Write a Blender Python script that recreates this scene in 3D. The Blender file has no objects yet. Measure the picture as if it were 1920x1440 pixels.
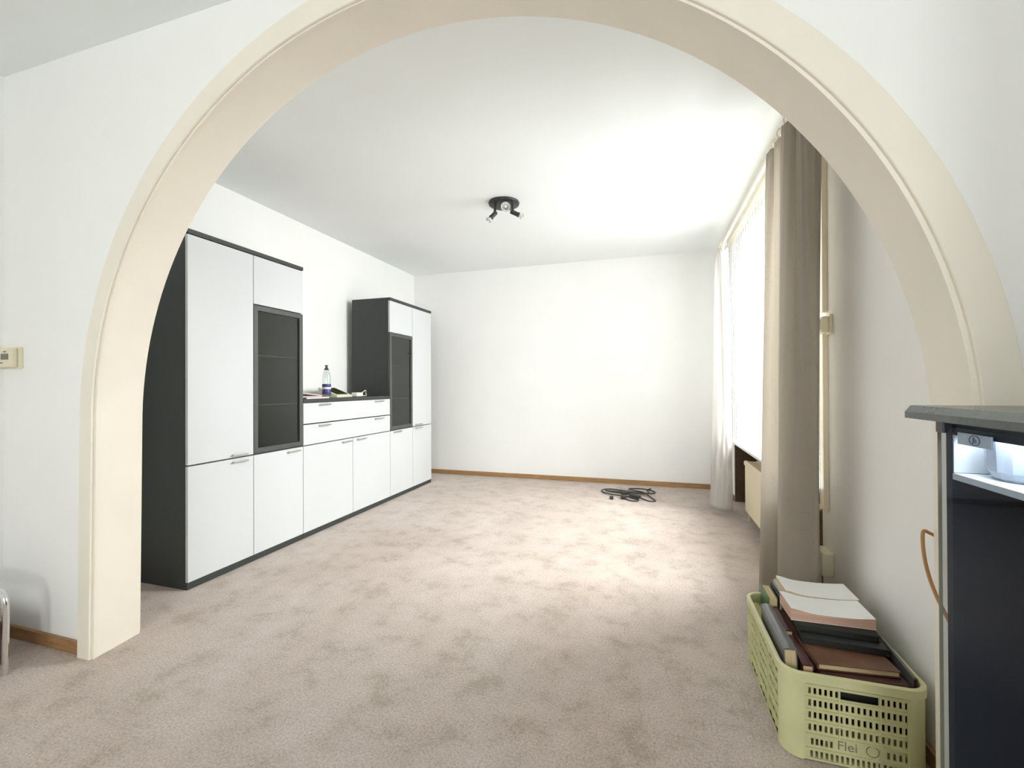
import bpy, bmesh, math, random
from mathutils import Matrix, Vector
S = bpy.context.scene
COL = S.collection
random.seed(7)
PI = math.pi

# ------------------------------------------------------------------ camera
cam_d = bpy.data.cameras.new('camera'); cam = bpy.data.objects.new('camera', cam_d); COL.objects.link(cam)
cam_d.sensor_width = 36; cam_d.sensor_fit = 'HORIZONTAL'; cam_d.lens = 830.35 / 1920 * 36
cam_d.clip_start = 0.02
YAW, PIT, ROL = 0.2983, 0.0052, -0.0045
r0 = Vector((math.cos(YAW), math.sin(YAW), 0))
fw = Vector((-math.sin(YAW) * math.cos(PIT), math.cos(YAW) * math.cos(PIT), math.sin(PIT)))
u0 = r0.cross(fw)
rt = math.cos(ROL) * r0 + math.sin(ROL) * u0
up = -math.sin(ROL) * r0 + math.cos(ROL) * u0
M = Matrix((rt, up, -fw)).transposed().to_4x4(); M.translation = Vector((0, 0, 1.1))
cam.matrix_world = M
S.camera = cam

# ------------------------------------------------------------------ world, light, exposure
S.view_settings.view_transform = 'Standard'; S.view_settings.look = 'None'
S.view_settings.gamma = 1; S.view_settings.use_curve_mapping = False
S.view_settings.exposure = 0.0
S.cycles.max_bounces = 16; S.cycles.diffuse_bounces = 10; S.cycles.glossy_bounces = 6
S.cycles.transmission_bounces = 8; S.cycles.transparent_max_bounces = 16
S.cycles.caustics_reflective = False; S.cycles.caustics_refractive = False
S.cycles.use_denoising = True
W = bpy.data.worlds.new('sky'); S.world = W; W.use_nodes = True
W.node_tree.nodes['Background'].inputs[0].default_value = (0.80, 0.90, 1.0, 1)
W.node_tree.nodes['Background'].inputs[1].default_value = 1.0

def area(name, loc, sx, sy, power, col, toward):
    d = bpy.data.lights.new(name, 'AREA'); d.shape = 'RECTANGLE'; d.size = sx; d.size_y = sy
    d.energy = power; d.color = col
    o = bpy.data.objects.new(name, d); COL.objects.link(o); o.location = loc
    o.rotation_euler = Vector(toward).to_track_quat('-Z', 'Y').to_euler()
    return o
# daylight standing outside the two windows (facade on the right, rear wall behind the camera)
MAIN_W, NEAR_W = 760, 117
area('daylight_main_window', (2.2, 3.30, 2.5), 1.4, 2.2, MAIN_W, (1.0, 0.99, 1.0), (-1, -0.25, -0.42))
area('daylight_near_window', (0.15, -3.25, 1.7), 1.1, 1.7, NEAR_W, (0.98, 0.99, 1.0), (-0.12, 1, -0.02))

# ------------------------------------------------------------------ materials
def mat(name, col, rough=0.6, metal=0.0, spec=0.5, noise=None, bump=None, sheen=0):
    m = bpy.data.materials.new(name); m.use_nodes = True
    nt = m.node_tree; p = nt.nodes['Principled BSDF']
    p.inputs['Base Color'].default_value = (*col, 1); p.inputs['Roughness'].default_value = rough
    p.inputs['Metallic'].default_value = metal; p.inputs['Specular IOR Level'].default_value = spec
    if sheen: p.inputs['Sheen Weight'].default_value = sheen
    tc = nt.nodes.new('ShaderNodeTexCoord')
    if noise:
        sc, amt = noise[0], noise[1]
        n = nt.nodes.new('ShaderNodeTexNoise'); n.inputs['Scale'].default_value = sc; n.inputs['Detail'].default_value = 5
        if len(noise) > 2:
            mp = nt.nodes.new('ShaderNodeMapping'); mp.inputs['Scale'].default_value = noise[2]
            nt.links.new(tc.outputs['Object'], mp.inputs[0]); nt.links.new(mp.outputs[0], n.inputs['Vector'])
        else:
            nt.links.new(tc.outputs['Object'], n.inputs['Vector'])
        r = nt.nodes.new('ShaderNodeValToRGB')
        r.color_ramp.elements[0].position = 0.3; r.color_ramp.elements[1].position = 0.7
        r.color_ramp.elements[0].color = (*[c * (1 - amt) for c in col], 1)
        r.color_ramp.elements[1].color = (*[min(1, c * (1 + amt)) for c in col], 1)
        nt.links.new(n.outputs['Fac'], r.inputs[0]); nt.links.new(r.outputs[0], p.inputs['Base Color'])
    if bump:
        n = nt.nodes.new('ShaderNodeTexNoise'); n.inputs['Scale'].default_value = bump[0]; n.inputs['Detail'].default_value = 4
        nt.links.new(tc.outputs['Object'], n.inputs['Vector'])
        b = nt.nodes.new('ShaderNodeBump'); b.inputs['Strength'].default_value = bump[1]; b.inputs['Distance'].default_value = bump[2]
        nt.links.new(n.outputs['Fac'], b.inputs['Height']); nt.links.new(b.outputs[0], p.inputs['Normal'])
    return m

def carpet_mat():
    m = bpy.data.materials.new('carpet'); m.use_nodes = True; nt = m.node_tree; p = nt.nodes['Principled BSDF']
    p.inputs['Roughness'].default_value = 0.95; p.inputs['Specular IOR Level'].default_value = 0.1
    p.inputs['Sheen Weight'].default_value = 0.15
    tc = nt.nodes.new('ShaderNodeTexCoord')
    def noise(sc, det, rough=0.5, dist=0.0, stretch=None):
        n = nt.nodes.new('ShaderNodeTexNoise'); n.inputs['Scale'].default_value = sc
        n.inputs['Detail'].default_value = det; n.inputs['Roughness'].default_value = rough; n.inputs['Distortion'].default_value = dist
        if stretch:
            mp = nt.nodes.new('ShaderNodeMapping'); mp.inputs['Scale'].default_value = stretch; mp.inputs['Rotation'].default_value = (0, 0, 0.35)
            nt.links.new(tc.outputs['Object'], mp.inputs[0]); nt.links.new(mp.outputs[0], n.inputs['Vector'])
        else: nt.links.new(tc.outputs['Object'], n.inputs['Vector'])
        return n
    def ramp(src, stops):
        r = nt.nodes.new('ShaderNodeValToRGB'); e = r.color_ramp.elements
        while len(e) < len(stops): e.new(0.5)
        for k, (po, c) in enumerate(stops): e[k].position = po; e[k].color = (*c, 1)
        nt.links.new(src, r.inputs[0]); return r.outputs[0]
    def mul(a, b, f=1.0):
        x = nt.nodes.new('ShaderNodeMix'); x.data_type = 'RGBA'; x.blend_type = 'MULTIPLY'
        x.inputs[0].default_value = f; nt.links.new(a, x.inputs[6]); nt.links.new(b, x.inputs[7]); return x.outputs[2]
    big = ramp(noise(1.3, 4, 0.6, 0.6, (1.0, 0.55, 1)).outputs['Fac'], [(0.32, (0.445, 0.368, 0.32)), (0.5, (0.49, 0.413, 0.367)), (0.68, (0.535, 0.462, 0.42))])
    mid = ramp(noise(6, 6, 0.7, 0.15).outputs['Fac'], [(0.36, (0.80, 0.79, 0.75)), (0.46, (0.95, 0.95, 0.94)), (0.52, (1.0, 1.0, 1.0)), (0.66, (1.07, 1.07, 1.08))])
    v = noise(140, 4, 0.7)
    fine = ramp(noise(125, 4, 0.75).outputs['Fac'], [(0.32, (0.58, 0.57, 0.55)), (0.5, (0.99, 0.99, 0.99)), (0.68, (1.3, 1.3, 1.3))])
    c = mul(mul(big, mid), fine, 0.8)
    nt.links.new(c, p.inputs['Base Color'])
    b = nt.nodes.new('ShaderNodeBump'); b.inputs['Strength'].default_value = 0.35; b.inputs['Distance'].default_value = 0.004
    nt.links.new(v.outputs['Fac'], b.inputs['Height']); nt.links.new(b.outputs[0], p.inputs['Normal'])
    return m

def fabric_mat(name, col, pattern=True):
    m = bpy.data.materials.new(name); m.use_nodes = True; nt = m.node_tree
    out = nt.nodes['Material Output']; p = nt.nodes['Principled BSDF']
    p.inputs['Roughness'].default_value = 0.62; p.inputs['Specular IOR Level'].default_value = 0.35; p.inputs['Sheen Weight'].default_value = 0.25
    tc = nt.nodes.new('ShaderNodeTexCoord')
    mp = nt.nodes.new('ShaderNodeMapping'); mp.inputs['Scale'].default_value = (22, 22, 14); nt.links.new(tc.outputs['Object'], mp.inputs[0])
    v = nt.nodes.new('ShaderNodeTexVoronoi'); v.feature = 'DISTANCE_TO_EDGE'; v.inputs['Scale'].default_value = 1.0
    nt.links.new(mp.outputs[0], v.inputs['Vector'])
    r = nt.nodes.new('ShaderNodeValToRGB'); r.color_ramp.elements[0].position = 0.02; r.color_ramp.elements[1].position = 0.06
    r.color_ramp.elements[0].color = (1, 1, 1, 1); r.color_ramp.elements[1].color = (0, 0, 0, 1)
    nt.links.new(v.outputs['Distance'], r.inputs[0])
    n = nt.nodes.new('ShaderNodeTexNoise'); n.inputs['Scale'].default_value = 4.0; nt.links.new(tc.outputs['Object'], n.inputs['Vector'])
    r2 = nt.nodes.new('ShaderNodeValToRGB'); r2.color_ramp.elements[0].position = 0.52; r2.color_ramp.elements[1].position = 0.6
    nt.links.new(n.outputs['Fac'], r2.inputs[0])
    mu = nt.nodes.new('ShaderNodeMath'); mu.operation = 'MULTIPLY'; nt.links.new(r.outputs[0], mu.inputs[0]); nt.links.new(r2.outputs[0], mu.inputs[1])
    mx = nt.nodes.new('ShaderNodeMix'); mx.data_type = 'RGBA'
    mx.inputs[6].default_value = (*col, 1); mx.inputs[7].default_value = (*[c * (0.86 if pattern else 1) for c in col], 1)
    nt.links.new(mu.outputs[0], mx.inputs[0]); nt.links.new(mx.outputs[2], p.inputs['Base Color'])
    tr = nt.nodes.new('ShaderNodeBsdfTranslucent'); tr.inputs[0].default_value = (*[c ** 0.55 for c in col], 1)
    ms = nt.nodes.new('ShaderNodeMixShader'); ms.inputs[0].default_value = 0.5
    nt.links.new(p.outputs[0], ms.inputs[1]); nt.links.new(tr.outputs[0], ms.inputs[2]); nt.links.new(ms.outputs[0], out.inputs[0])
    return m

def sheer_mat(name, col, transp, transl):
    m = bpy.data.materials.new(name); m.use_nodes = True; nt = m.node_tree; out = nt.nodes['Material Output']
    p = nt.nodes['Principled BSDF']; p.inputs['Base Color'].default_value = (*col, 1); p.inputs['Roughness'].default_value = 0.8
    tc = nt.nodes.new('ShaderNodeTexCoord'); n = nt.nodes.new('ShaderNodeTexNoise'); n.inputs['Scale'].default_value = 90
    nt.links.new(tc.outputs['Object'], n.inputs['Vector'])
    b = nt.nodes.new('ShaderNodeBump'); b.inputs['Strength'].default_value = 0.1; nt.links.new(n.outputs['Fac'], b.inputs['Height']); nt.links.new(b.outputs[0], p.inputs['Normal'])
    tl = nt.nodes.new('ShaderNodeBsdfTranslucent'); tl.inputs[0].default_value = (*col, 1)
    tp = nt.nodes.new('ShaderNodeBsdfTransparent'); tp.inputs[0].default_value = (1, 1, 1, 1)
    a = nt.nodes.new('ShaderNodeMixShader'); a.inputs[0].default_value = transl
    nt.links.new(p.outputs[0], a.inputs[1]); nt.links.new(tl.outputs[0], a.inputs[2])
    c = nt.nodes.new('ShaderNodeMixShader'); c.inputs[0].default_value = transp
    nt.links.new(a.outputs[0], c.inputs[1]); nt.links.new(tp.outputs[0], c.inputs[2]); nt.links.new(c.outputs[0], out.inputs[0])
    return m

def glass_mat(name, tint, gloss=0.03, rough=0.02, graze=0.9):
    """thin pane: see-through with a tint plus mirror reflection that grows at grazing angles"""
    m = bpy.data.materials.new(name); m.use_nodes = True; nt = m.node_tree; out = nt.nodes['Material Output']
    nt.nodes.remove(nt.nodes['Principled BSDF'])
    tp = nt.nodes.new('ShaderNodeBsdfTransparent'); tp.inputs[0].default_value = (*tint, 1)
    g = nt.nodes.new('ShaderNodeBsdfGlossy'); g.inputs['Roughness'].default_value = rough
    lw = nt.nodes.new('ShaderNodeLayerWeight'); lw.inputs[0].default_value = 0.5
    pw = nt.nodes.new('ShaderNodeMath'); pw.operation = 'POWER'; pw.inputs[1].default_value = 5.0
    nt.links.new(lw.outputs['Facing'], pw.inputs[0])
    ad = nt.nodes.new('ShaderNodeMath'); ad.operation = 'MULTIPLY_ADD'; ad.inputs[1].default_value = graze; ad.inputs[2].default_value = 0.03 + gloss; ad.use_clamp = True
    nt.links.new(pw.outputs[0], ad.inputs[0])
    ms = nt.nodes.new('ShaderNodeMixShader'); nt.links.new(ad.outputs[0], ms.inputs[0])
    nt.links.new(tp.outputs[0], ms.inputs[1]); nt.links.new(g.outputs[0], ms.inputs[2]); nt.links.new(ms.outputs[0], out.inputs[0])
    return m

def emit_mat(name, col, st):
    m = bpy.data.materials.new(name); m.use_nodes = True; nt = m.node_tree
    e = nt.nodes.new('ShaderNodeEmission'); e.inputs[0].default_value = (*col, 1); e.inputs[1].default_value = st
    nt.links.new(e.outputs[0], nt.nodes['Material Output'].inputs[0]); return m

MT = dict(
    wall=mat('white_wall', (0.90, 0.90, 0.89), 0.85, spec=0.2, noise=(3, 0.012), bump=(60, 0.08, 0.002)),
    ceil=mat('white_ceiling', (0.87, 0.90, 0.90), 0.9, spec=0.1, noise=(2, 0.01)),
    cream=mat('cream_gloss_paint', (0.865, 0.81, 0.705), 0.45, spec=0.35, noise=(5, 0.02)),
    wood=mat('baseboard_wood', (0.36, 0.20, 0.085), 0.5, noise=(9, 0.25, (1, 1, 12))),
    carpet=carpet_mat(),
    door=mat('white_lacquer', (0.60, 0.615, 0.63), 0.35, spec=0.4, noise=(3, 0.008)),
    dark=mat('anthracite_board', (0.040, 0.045, 0.042), 0.5, spec=0.4, noise=(160, 0.18)),
    darkf=mat('dark_grey_metal', (0.085, 0.09, 0.09), 0.4, metal=0.3, noise=(60, 0.06)),
    edge=mat('grey_edging', (0.50, 0.49, 0.52), 0.5),
    dglass=glass_mat('smoked_glass', (0.55, 0.62, 0.58), 0.05),
    tglass=mat('shelf_glass', (0.20, 0.27, 0.24), 0.15, spec=0.8),
    clear=glass_mat('clear_window_glass', (0.96, 0.98, 0.97), 0.01),
    steel=mat('brushed_steel', (0.55, 0.53, 0.50), 0.35, metal=0.9),
    chrome=mat('chrome', (0.85, 0.85, 0.86), 0.12, metal=1.0),
    curtain=fabric_mat('taupe_satin_curtain', (0.38, 0.335, 0.275)),
    curtain_lit=fabric_mat('light_paled_satin_curtain', (0.66, 0.635, 0.61)),  # same taupe fabric, with the window light painted into a paler colour
    blind=sheer_mat('white_blind_fabric', (0.93, 0.93, 0.92), 0.68, 0.6),
    pvc=mat('white_window_frame', (0.8, 0.8, 0.78), 0.4),
    niche=mat('brown_niche_board', (0.10, 0.060, 0.032), 0.7, noise=(6, 0.2)),
    rad=mat('cream_radiator_paint', (0.80, 0.70, 0.50), 0.45),
    rod=mat('ivory_rod', (0.78, 0.71, 0.56), 0.45),
    plastic=mat('cream_plastic', (0.78, 0.72, 0.55), 0.45),
    lcd=mat('lcd_grey', (0.16, 0.15, 0.12), 0.3),
    ink=mat('dark_ink', (0.06, 0.06, 0.055), 0.6),
    engrave=mat('engraved_grey_green', (0.20, 0.21, 0.13), 0.6),
    lamp=mat('black_lamp_metal', (0.028, 0.031, 0.028), 0.45, metal=0.2, noise=(30, 0.3)),
    bulb=mat('halogen_reflector', (0.82, 0.82, 0.80), 0.2, metal=0.7),
    cable=mat('black_cable', (0.035, 0.035, 0.033), 0.55),
    cordo=mat('orange_brown_cord', (0.50, 0.26, 0.10), 0.5),
    crate=mat('pale_green_crate_plastic', (0.60, 0.585, 0.33), 0.5, noise=(8, 0.08)),
    black=mat('black_cloth_cover', (0.016, 0.017, 0.016), 0.6, noise=(120, 0.3), bump=(300, 0.2, 0.001)),
    maroon=mat('dark_red_cover', (0.060, 0.014, 0.014), 0.5, noise=(20, 0.2)),
    brownc=mat('brown_cover', (0.13, 0.055, 0.028), 0.55, noise=(12, 0.25)),
    greyc=mat('dark_grey_cover', (0.12, 0.125, 0.13), 0.3, noise=(30, 0.1)),
    greenc=mat('green_cover', (0.06, 0.16, 0.06), 0.5, noise=(15, 0.15)),
    whitec=mat('white_paper_cover', (0.86, 0.86, 0.84), 0.6, noise=(20, 0.01)),
    paleg=mat('pale_grey_folder', (0.42, 0.42, 0.40), 0.55),
    pages=mat('cream_pages', (0.60, 0.47, 0.27), 0.8, noise=(4, 0.12, (1, 1, 90))),
    pagesp=mat('pinkish_pages', (0.62, 0.40, 0.31), 0.8, noise=(4, 0.15, (1, 1, 90))),
    pagesy=mat('yellowed_pages', (0.52, 0.44, 0.20), 0.8, noise=(4, 0.12, (90, 1, 1))),
    paper=mat('white_paper', (0.85, 0.84, 0.82), 0.7),
    pink=mat('pink_print', (0.72, 0.30, 0.32), 0.6),
    navy=mat('navy_label', (0.05, 0.06, 0.20), 0.4),
    blueg=mat('pale_blue_label', (0.45, 0.50, 0.75), 0.4),
    cap=mat('dark_cap', (0.05, 0.05, 0.06), 0.4),
    water=glass_mat('clear_bottle', (0.90, 0.93, 0.93), 0.08),
    olive=mat('dark_olive_face', (0.022, 0.026, 0.008), 0.8, spec=0.1),
    cream2=mat('pale_cream_plastic', (0.80, 0.78, 0.60), 0.4),
    stovetop=mat('dark_green_grey_top', (0.055, 0.065, 0.060), 0.22, spec=0.6, noise=(90, 0.12)),
    carcass=mat('dark_carcass', (0.012, 0.017, 0.030), 0.6),
    added_board=mat('added_white_board', (0.88, 0.88, 0.86), 0.5),
    added_pot=mat('added_pot_white', (0.80, 0.85, 0.92), 0.25),
    plate=mat('blue_grey_plate', (0.28, 0.36, 0.46), 0.35, metal=0.3),
    platek=mat('plate_print', (0.09, 0.14, 0.20), 0.5),
    added_strip=emit_mat('added_strip_glow', (0.85, 0.92, 1.0), 45.0),  # glow of a made-up lamp inside the glass cabinet
    vglass=glass_mat('display_door_glass', (0.80, 0.84, 0.88), -0.018, graze=0.12),
    gedge=mat('glass_edge', (0.26, 0.24, 0.17), 0.3),
)

# ------------------------------------------------------------------ helpers
class MB:
    """collects boxes, tubes, lathes and grids and links them as one mesh object"""
    def __init__(s): s.bm = bmesh.new()
    def box(s, a, b, bev=0.0, mtx=None):
        bm = bmesh.new()
        c = [(a[i] + b[i]) / 2 for i in range(3)]; d = [abs(b[i] - a[i]) for i in range(3)]
        bmesh.ops.create_cube(bm, size=1, matrix=Matrix.Translation(c) @ Matrix.Diagonal((*d, 1)))
        if bev: bmesh.ops.bevel(bm, geom=bm.edges[:], offset=min(bev, min(d) * 0.45), segments=2, affect='EDGES', profile=0.6)
        if mtx: bmesh.ops.transform(bm, matrix=mtx, verts=bm.verts[:])
        s.add(bm); return s
    def add(s, bm):
        me = bpy.data.meshes.new('t'); bm.to_mesh(me); bm.free(); s.bm.from_mesh(me); bpy.data.meshes.remove(me)
    def poly(s, verts, faces):
        vs = [s.bm.verts.new(v) for v in verts]
        for f in faces: s.bm.faces.new([vs[i] for i in f])
        return s
    def tube(s, pts, r, n=10, closed=False):
        pts = [Vector(p) for p in pts]; rings = []; N = len(pts); nrm = None
        for i, p in enumerate(pts):
            if closed: t = pts[(i + 1) % N] - pts[i - 1]
            else: t = (pts[min(i + 1, N - 1)] - pts[max(i - 1, 0)])
            t.normalize()
            if nrm is None:
                nrm = t.orthogonal().normalized()
            else:
                nrm = (nrm - t * nrm.dot(t)); nrm = nrm.normalized() if nrm.length > 1e-6 else t.orthogonal().normalized()
            bn = t.cross(nrm); rr = r(i / (N - 1)) if callable(r) else r
            rings.append([s.bm.verts.new(p + (nrm * math.cos(2 * PI * k / n) + bn * math.sin(2 * PI * k / n)) * rr) for k in range(n)])
        for i in range(N if closed else N - 1):
            A, B = rings[i], rings[(i + 1) % N]
            for k in range(n): s.bm.faces.new((A[k], A[(k + 1) % n], B[(k + 1) % n], B[k]))
        if not closed:
            s.bm.faces.new(rings[0][::-1]); s.bm.faces.new(rings[-1])
        return s
    def lathe(s, prof, n=24, mtx=None):
        bm = bmesh.new(); rings = []
        for (r, z) in prof:
            if r < 1e-6: rings.append([bm.verts.new((0, 0, z))])
            else: rings.append([bm.verts.new((r * math.cos(2 * PI * k / n), r * math.sin(2 * PI * k / n), z)) for k in range(n)])
        for A, B in zip(rings, rings[1:]):
            for k in range(n):
                a, b = A[k % len(A)], A[(k + 1) % len(A)]; c, d = B[(k + 1) % len(B)], B[k % len(B)]
                f = []
                for q in (a, b, c, d):
                    if q not in f: f.append(q)
                if len(f) > 2: bm.faces.new(f)
        bmesh.ops.recalc_face_normals(bm, faces=bm.faces[:])
        if mtx: bmesh.ops.transform(bm, matrix=mtx, verts=bm.verts[:])
        s.add(bm); return s
    def panel(s, us, vs, holes, t, mtx):
        """flat panel in local x,y (thickness t along +z) with rectangular holes cut right through"""
        us = sorted(set(us)); vs = sorted(set(vs))
        for h in holes:
            us = sorted(set(us + [h[0], h[2]])); vs = sorted(set(vs + [h[1], h[3]]))
        nu, nv = len(us) - 1, len(vs) - 1
        def solid(i, j):
            if not (0 <= i < nu and 0 <= j < nv): return False
            cx, cy = (us[i] + us[i + 1]) / 2, (vs[j] + vs[j + 1]) / 2
            return not any(h[0] < cx < h[2] and h[1] < cy < h[3] for h in holes)
        bm = bmesh.new(); V = {}
        def vert(i, j, k):
            if (i, j, k) not in V: V[(i, j, k)] = bm.verts.new((us[i], vs[j], t * k))
            return V[(i, j, k)]
        for i in range(nu):
            for j in range(nv):
                if not solid(i, j): continue
                bm.faces.new([vert(*q) for q in ((i, j, 0), (i, j + 1, 0), (i + 1, j + 1, 0), (i + 1, j, 0))])
                bm.faces.new([vert(*q) for q in ((i, j, 1), (i + 1, j, 1), (i + 1, j + 1, 1), (i, j + 1, 1))])
                for (di, dj, a, b) in ((-1, 0, (i, j), (i, j + 1)), (1, 0, (i + 1, j + 1), (i + 1, j)), (0, -1, (i + 1, j), (i, j)), (0, 1, (i, j + 1), (i + 1, j + 1))):
                    if not solid(i + di, j + dj):
                        bm.faces.new([vert(*a, 0), vert(*a, 1), vert(*b, 1), vert(*b, 0)])
        bmesh.ops.recalc_face_normals(bm, faces=bm.faces[:])
        bmesh.ops.transform(bm, matrix=mtx, verts=bm.verts[:])
        s.add(bm); return s
    def sweep(s, path, prof):
        """profile points (a,b): a along the path's outward normal (in the x,z plane), b along y"""
        rings = []
        for (p, nrm) in path:
            rings.append([s.bm.verts.new((p[0] + nrm[0] * a, b, p[1] + nrm[1] * a)) for (a, b) in prof])
        m = len(prof)
        for A, B in zip(rings, rings[1:]):
            for k in range(m): s.bm.faces.new((A[k], A[(k + 1) % m], B[(k + 1) % m], B[k]))
        s.bm.faces.new(rings[0][::-1]); s.bm.faces.new(rings[-1]); return s
    def build(s, name, m, parent=None, smooth=False, at=None):
        bmesh.ops.recalc_face_normals(s.bm, faces=s.bm.faces[:])
        me = bpy.data.meshes.new(name); s.bm.to_mesh(me); s.bm.free()
        me.materials.append(m)
        if smooth:
            for p in me.polygons: p.use_smooth = True
            me.set_sharp_from_angle(angle=math.radians(40)) if hasattr(me, 'set_sharp_from_angle') else None
        o = bpy.data.objects.new(name, me); COL.objects.link(o)
        if parent: o.parent = parent
        if at is not None: o.location = at
        return o

def tag(o, label, cat, group=None):
    o['label'] = label; o['category'] = cat
    if group: o['group'] = group
    return o
def thing(name, label, cat, loc, rz=0, group=None):
    o = bpy.data.objects.new(name, None); COL.objects.link(o); o.location = loc; o.rotation_euler = (0, 0, rz); o.empty_display_size = 0.1
    return tag(o, label, cat, group)
def struct(o): o['kind'] = 'structure'; return o
def axis_m(p, d):
    return Matrix.Translation(p) @ Vector(d).to_track_quat('Z', 'Y').to_matrix().to_4x4()
def spline(pts, n):
    pts = [Vector(p) for p in pts]; P = [pts[0] * 2 - pts[1]] + pts + [pts[-1] * 2 - pts[-2]]
    out = []; segs = len(pts) - 1
    for k in range(n):
        t = k / (n - 1) * segs; i = min(int(t), segs - 1); f = t - i
        a, b, c, d = P[i:i + 4]
        out.append(0.5 * ((2 * b) + (c - a) * f + (2 * a - 5 * b + 4 * c - d) * f * f + (3 * b - a - 3 * c + d) * f ** 3))
    return out
def text_mesh(txt, size, ext, m, parent, mtx, name='lettering'):
    cu = bpy.data.curves.new('t', 'FONT'); cu.body = txt; cu.size = size; cu.extrude = ext; cu.align_x = 'CENTER'; cu.align_y = 'CENTER'
    o = bpy.data.objects.new('t', cu); COL.objects.link(o)
    me = bpy.data.meshes.new_from_object(o.evaluated_get(bpy.context.evaluated_depsgraph_get()))
    bpy.data.objects.remove(o); bpy.data.curves.remove(cu)
    me.materials.clear(); me.materials.append(m); me.transform(mtx)
    r = bpy.data.objects.new(name, me); COL.objects.link(r); r.parent = parent; return r

# ------------------------------------------------------------------ room shell
UL, UR, VB, H = -2.893, 0.78, 5.1135, 2.535        # main room
NL, NB, NH = -2.78, -2.7, 2.51                      # near room
AV0, AV1 = 1.236, 1.405                             # arch wall faces
struct(MB().box((-3.1, -2.9, -0.1), (1.1, 5.35, 0)).build('floor', MT['carpet']))
struct(MB().box((-3.1, AV1 - 0.05, H), (1.1, 5.35, H + 0.1)).build('ceiling', MT['ceil']))
struct(MB().box((-3.1, -2.9, NH), (1.1, AV0 + 0.05, NH + 0.12)).build('ceiling', MT['ceil']))
struct(MB().box((UL - 0.15, AV1 - 0.02, 0), (UL, VB + 0.15, H)).build('wall_left', MT['wall']))
struct(MB().box((UL - 0.15, VB, 0), (UR + 0.27, VB + 0.15, H)).build('wall_back', MT['wall']))
struct(MB().box((NL - 0.15, NB - 0.15, 0), (NL, AV0 + 0.02, NH)).build('wall_near_left', MT['wall']))
WV0, WV1, WT = 2.42, 4.65, 2.33                     # main window opening
XW0, XW1, XB, XT = -0.55, 0.70, 0.75, 2.32            # near window opening, in the rear wall
FM = Matrix(((0, 0, 1, UR), (1, 0, 0, 0), (0, 1, 0, 0), (0, 0, 0, 1)))   # local x->v, y->height, z->u
struct(MB().panel([NB, VB], [0, H], [(WV0, 0, WV1, 0.60), (WV0, 0.60, 4.29, WT)], 0.25, FM).build('wall_right', MT['wall']))
struct(MB().panel([NL - 0.15, UR], [0, NH], [(XW0, XB, XW1, XT)], 0.25, Matrix(((1, 0, 0, 0), (0, 0, -1, NB), (0, 1, 0, 0), (0, 0, 0, 1)))).build('wall_near_back', MT['wall']))

# arch: four measured ellipses (left foot, right foot, spring height, rise) - far edge, near edge, band inner, band outer
ARC = {'far': (-2.1743, 0.7014, 0.9351, 1.4358), 'near': (-2.1438, 0.6856, 0.953, 1.402),
       'inner': (-2.1521, 0.6940, 0.9583, 1.3978), 'outer': (-2.2243, 0.7705, 0.95, 1.4869)}
JL = -2.17
NA = 84
def arc_pts(key, off=0.0):
    a, b, sp, rv = ARC[key]; cu, rh = (a + b) / 2, (b - a) / 2
    P = [(a - 0.014 - off, 0.0), (a - 0.006 - off, sp * 0.55)]
    for k in range(NA + 1):
        t = PI * k / NA
        n = Vector((-math.cos(t) / rh, math.sin(t) / rv)).normalized()
        P.append((cu - rh * math.cos(t) + off * n.x, sp + rv * math.sin(t) + off * n.y))
    P += [(b + off, sp * 0.55), (b + off, 0.0)]
    return P
def loft(prof):
    """prof: closed list of (curve, offset, y)"""
    mb = MB(); L = [[mb.bm.verts.new((p[0], y, p[1])) for p in arc_pts(c, o)] for (c, o, y) in prof]
    m = len(L); n = len(L[0])
    for a in range(m):
        A, B = L[a], L[(a + 1) % m]
        for k in range(n - 1): mb.bm.faces.new((A[k], A[k + 1], B[k + 1], B[k]))
    mb.bm.faces.new([l[0] for l in L]); mb.bm.faces.new([l[-1] for l in L][::-1])
    return mb
def arch_wall():
    mb = MB(); bm = mb.bm
    for (y, c, o) in ((AV0, 'inner', 0.03), (AV1, 'far', 0.04)):
        P = arc_pts(c, o); q = [bm.verts.new((p[0], y, p[1])) for p in P]
        T = [bm.verts.new((p[0], y, NH + 0.02)) for p in P]
        for k in range(2, len(P) - 3): bm.faces.new((q[k], q[k + 1], T[k + 1], T[k]))
        for (x, idx) in ((UL - 0.02, (0, 1, 2)), (UR + 0.02, (-1, -2, -3))):
            lo, hi = bm.verts.new((x, y, 0)), bm.verts.new((x, y, NH + 0.02))
            bm.faces.new([lo] + [q[i] for i in idx] + [T[idx[2]], hi])
    return mb
struct(arch_wall().build('wall_arch', MT['wall']))
struct(MB().box((UL - 0.02, AV0 + 0.01, NH), (UR + 0.25, AV1, H + 0.05)).build('wall_arch_top', MT['wall']))
# cream lining of the arch with a small bead along its near edge
struct(loft([('near', 0.002, 1.221), ('near', -0.001, 1.2225), ('near', -0.001, 1.2265), ('near', 0.002, 1.228), ('far', 0.0, 1.412), ('far', 0.003, 1.415), ('far', 0.018, 1.415), ('near', 0.018, 1.221)]).build('trim_1', MT['cream'], smooth=True))
# architrave band on the near face, its twin on the far face
struct(loft([('inner', 0.002, 1.2105), ('inner', 0.0, 1.2125), ('inner', 0.0, 1.226), ('inner', 0.012, 1.240), ('outer', 0.0, 1.240), ('outer', 0.0, 1.2135), ('outer', -0.003, 1.2105)]).build('trim_2', MT['cream'], smooth=True))
struct(loft([('far', 0.016, 1.400), ('far', 0.016, 1.424), ('far', 0.020, 1.428), ('far', 0.080, 1.428), ('far', 0.083, 1.425), ('far', 0.083, 1.400)]).build('trim_3', MT['cream'], smooth=True))
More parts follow.
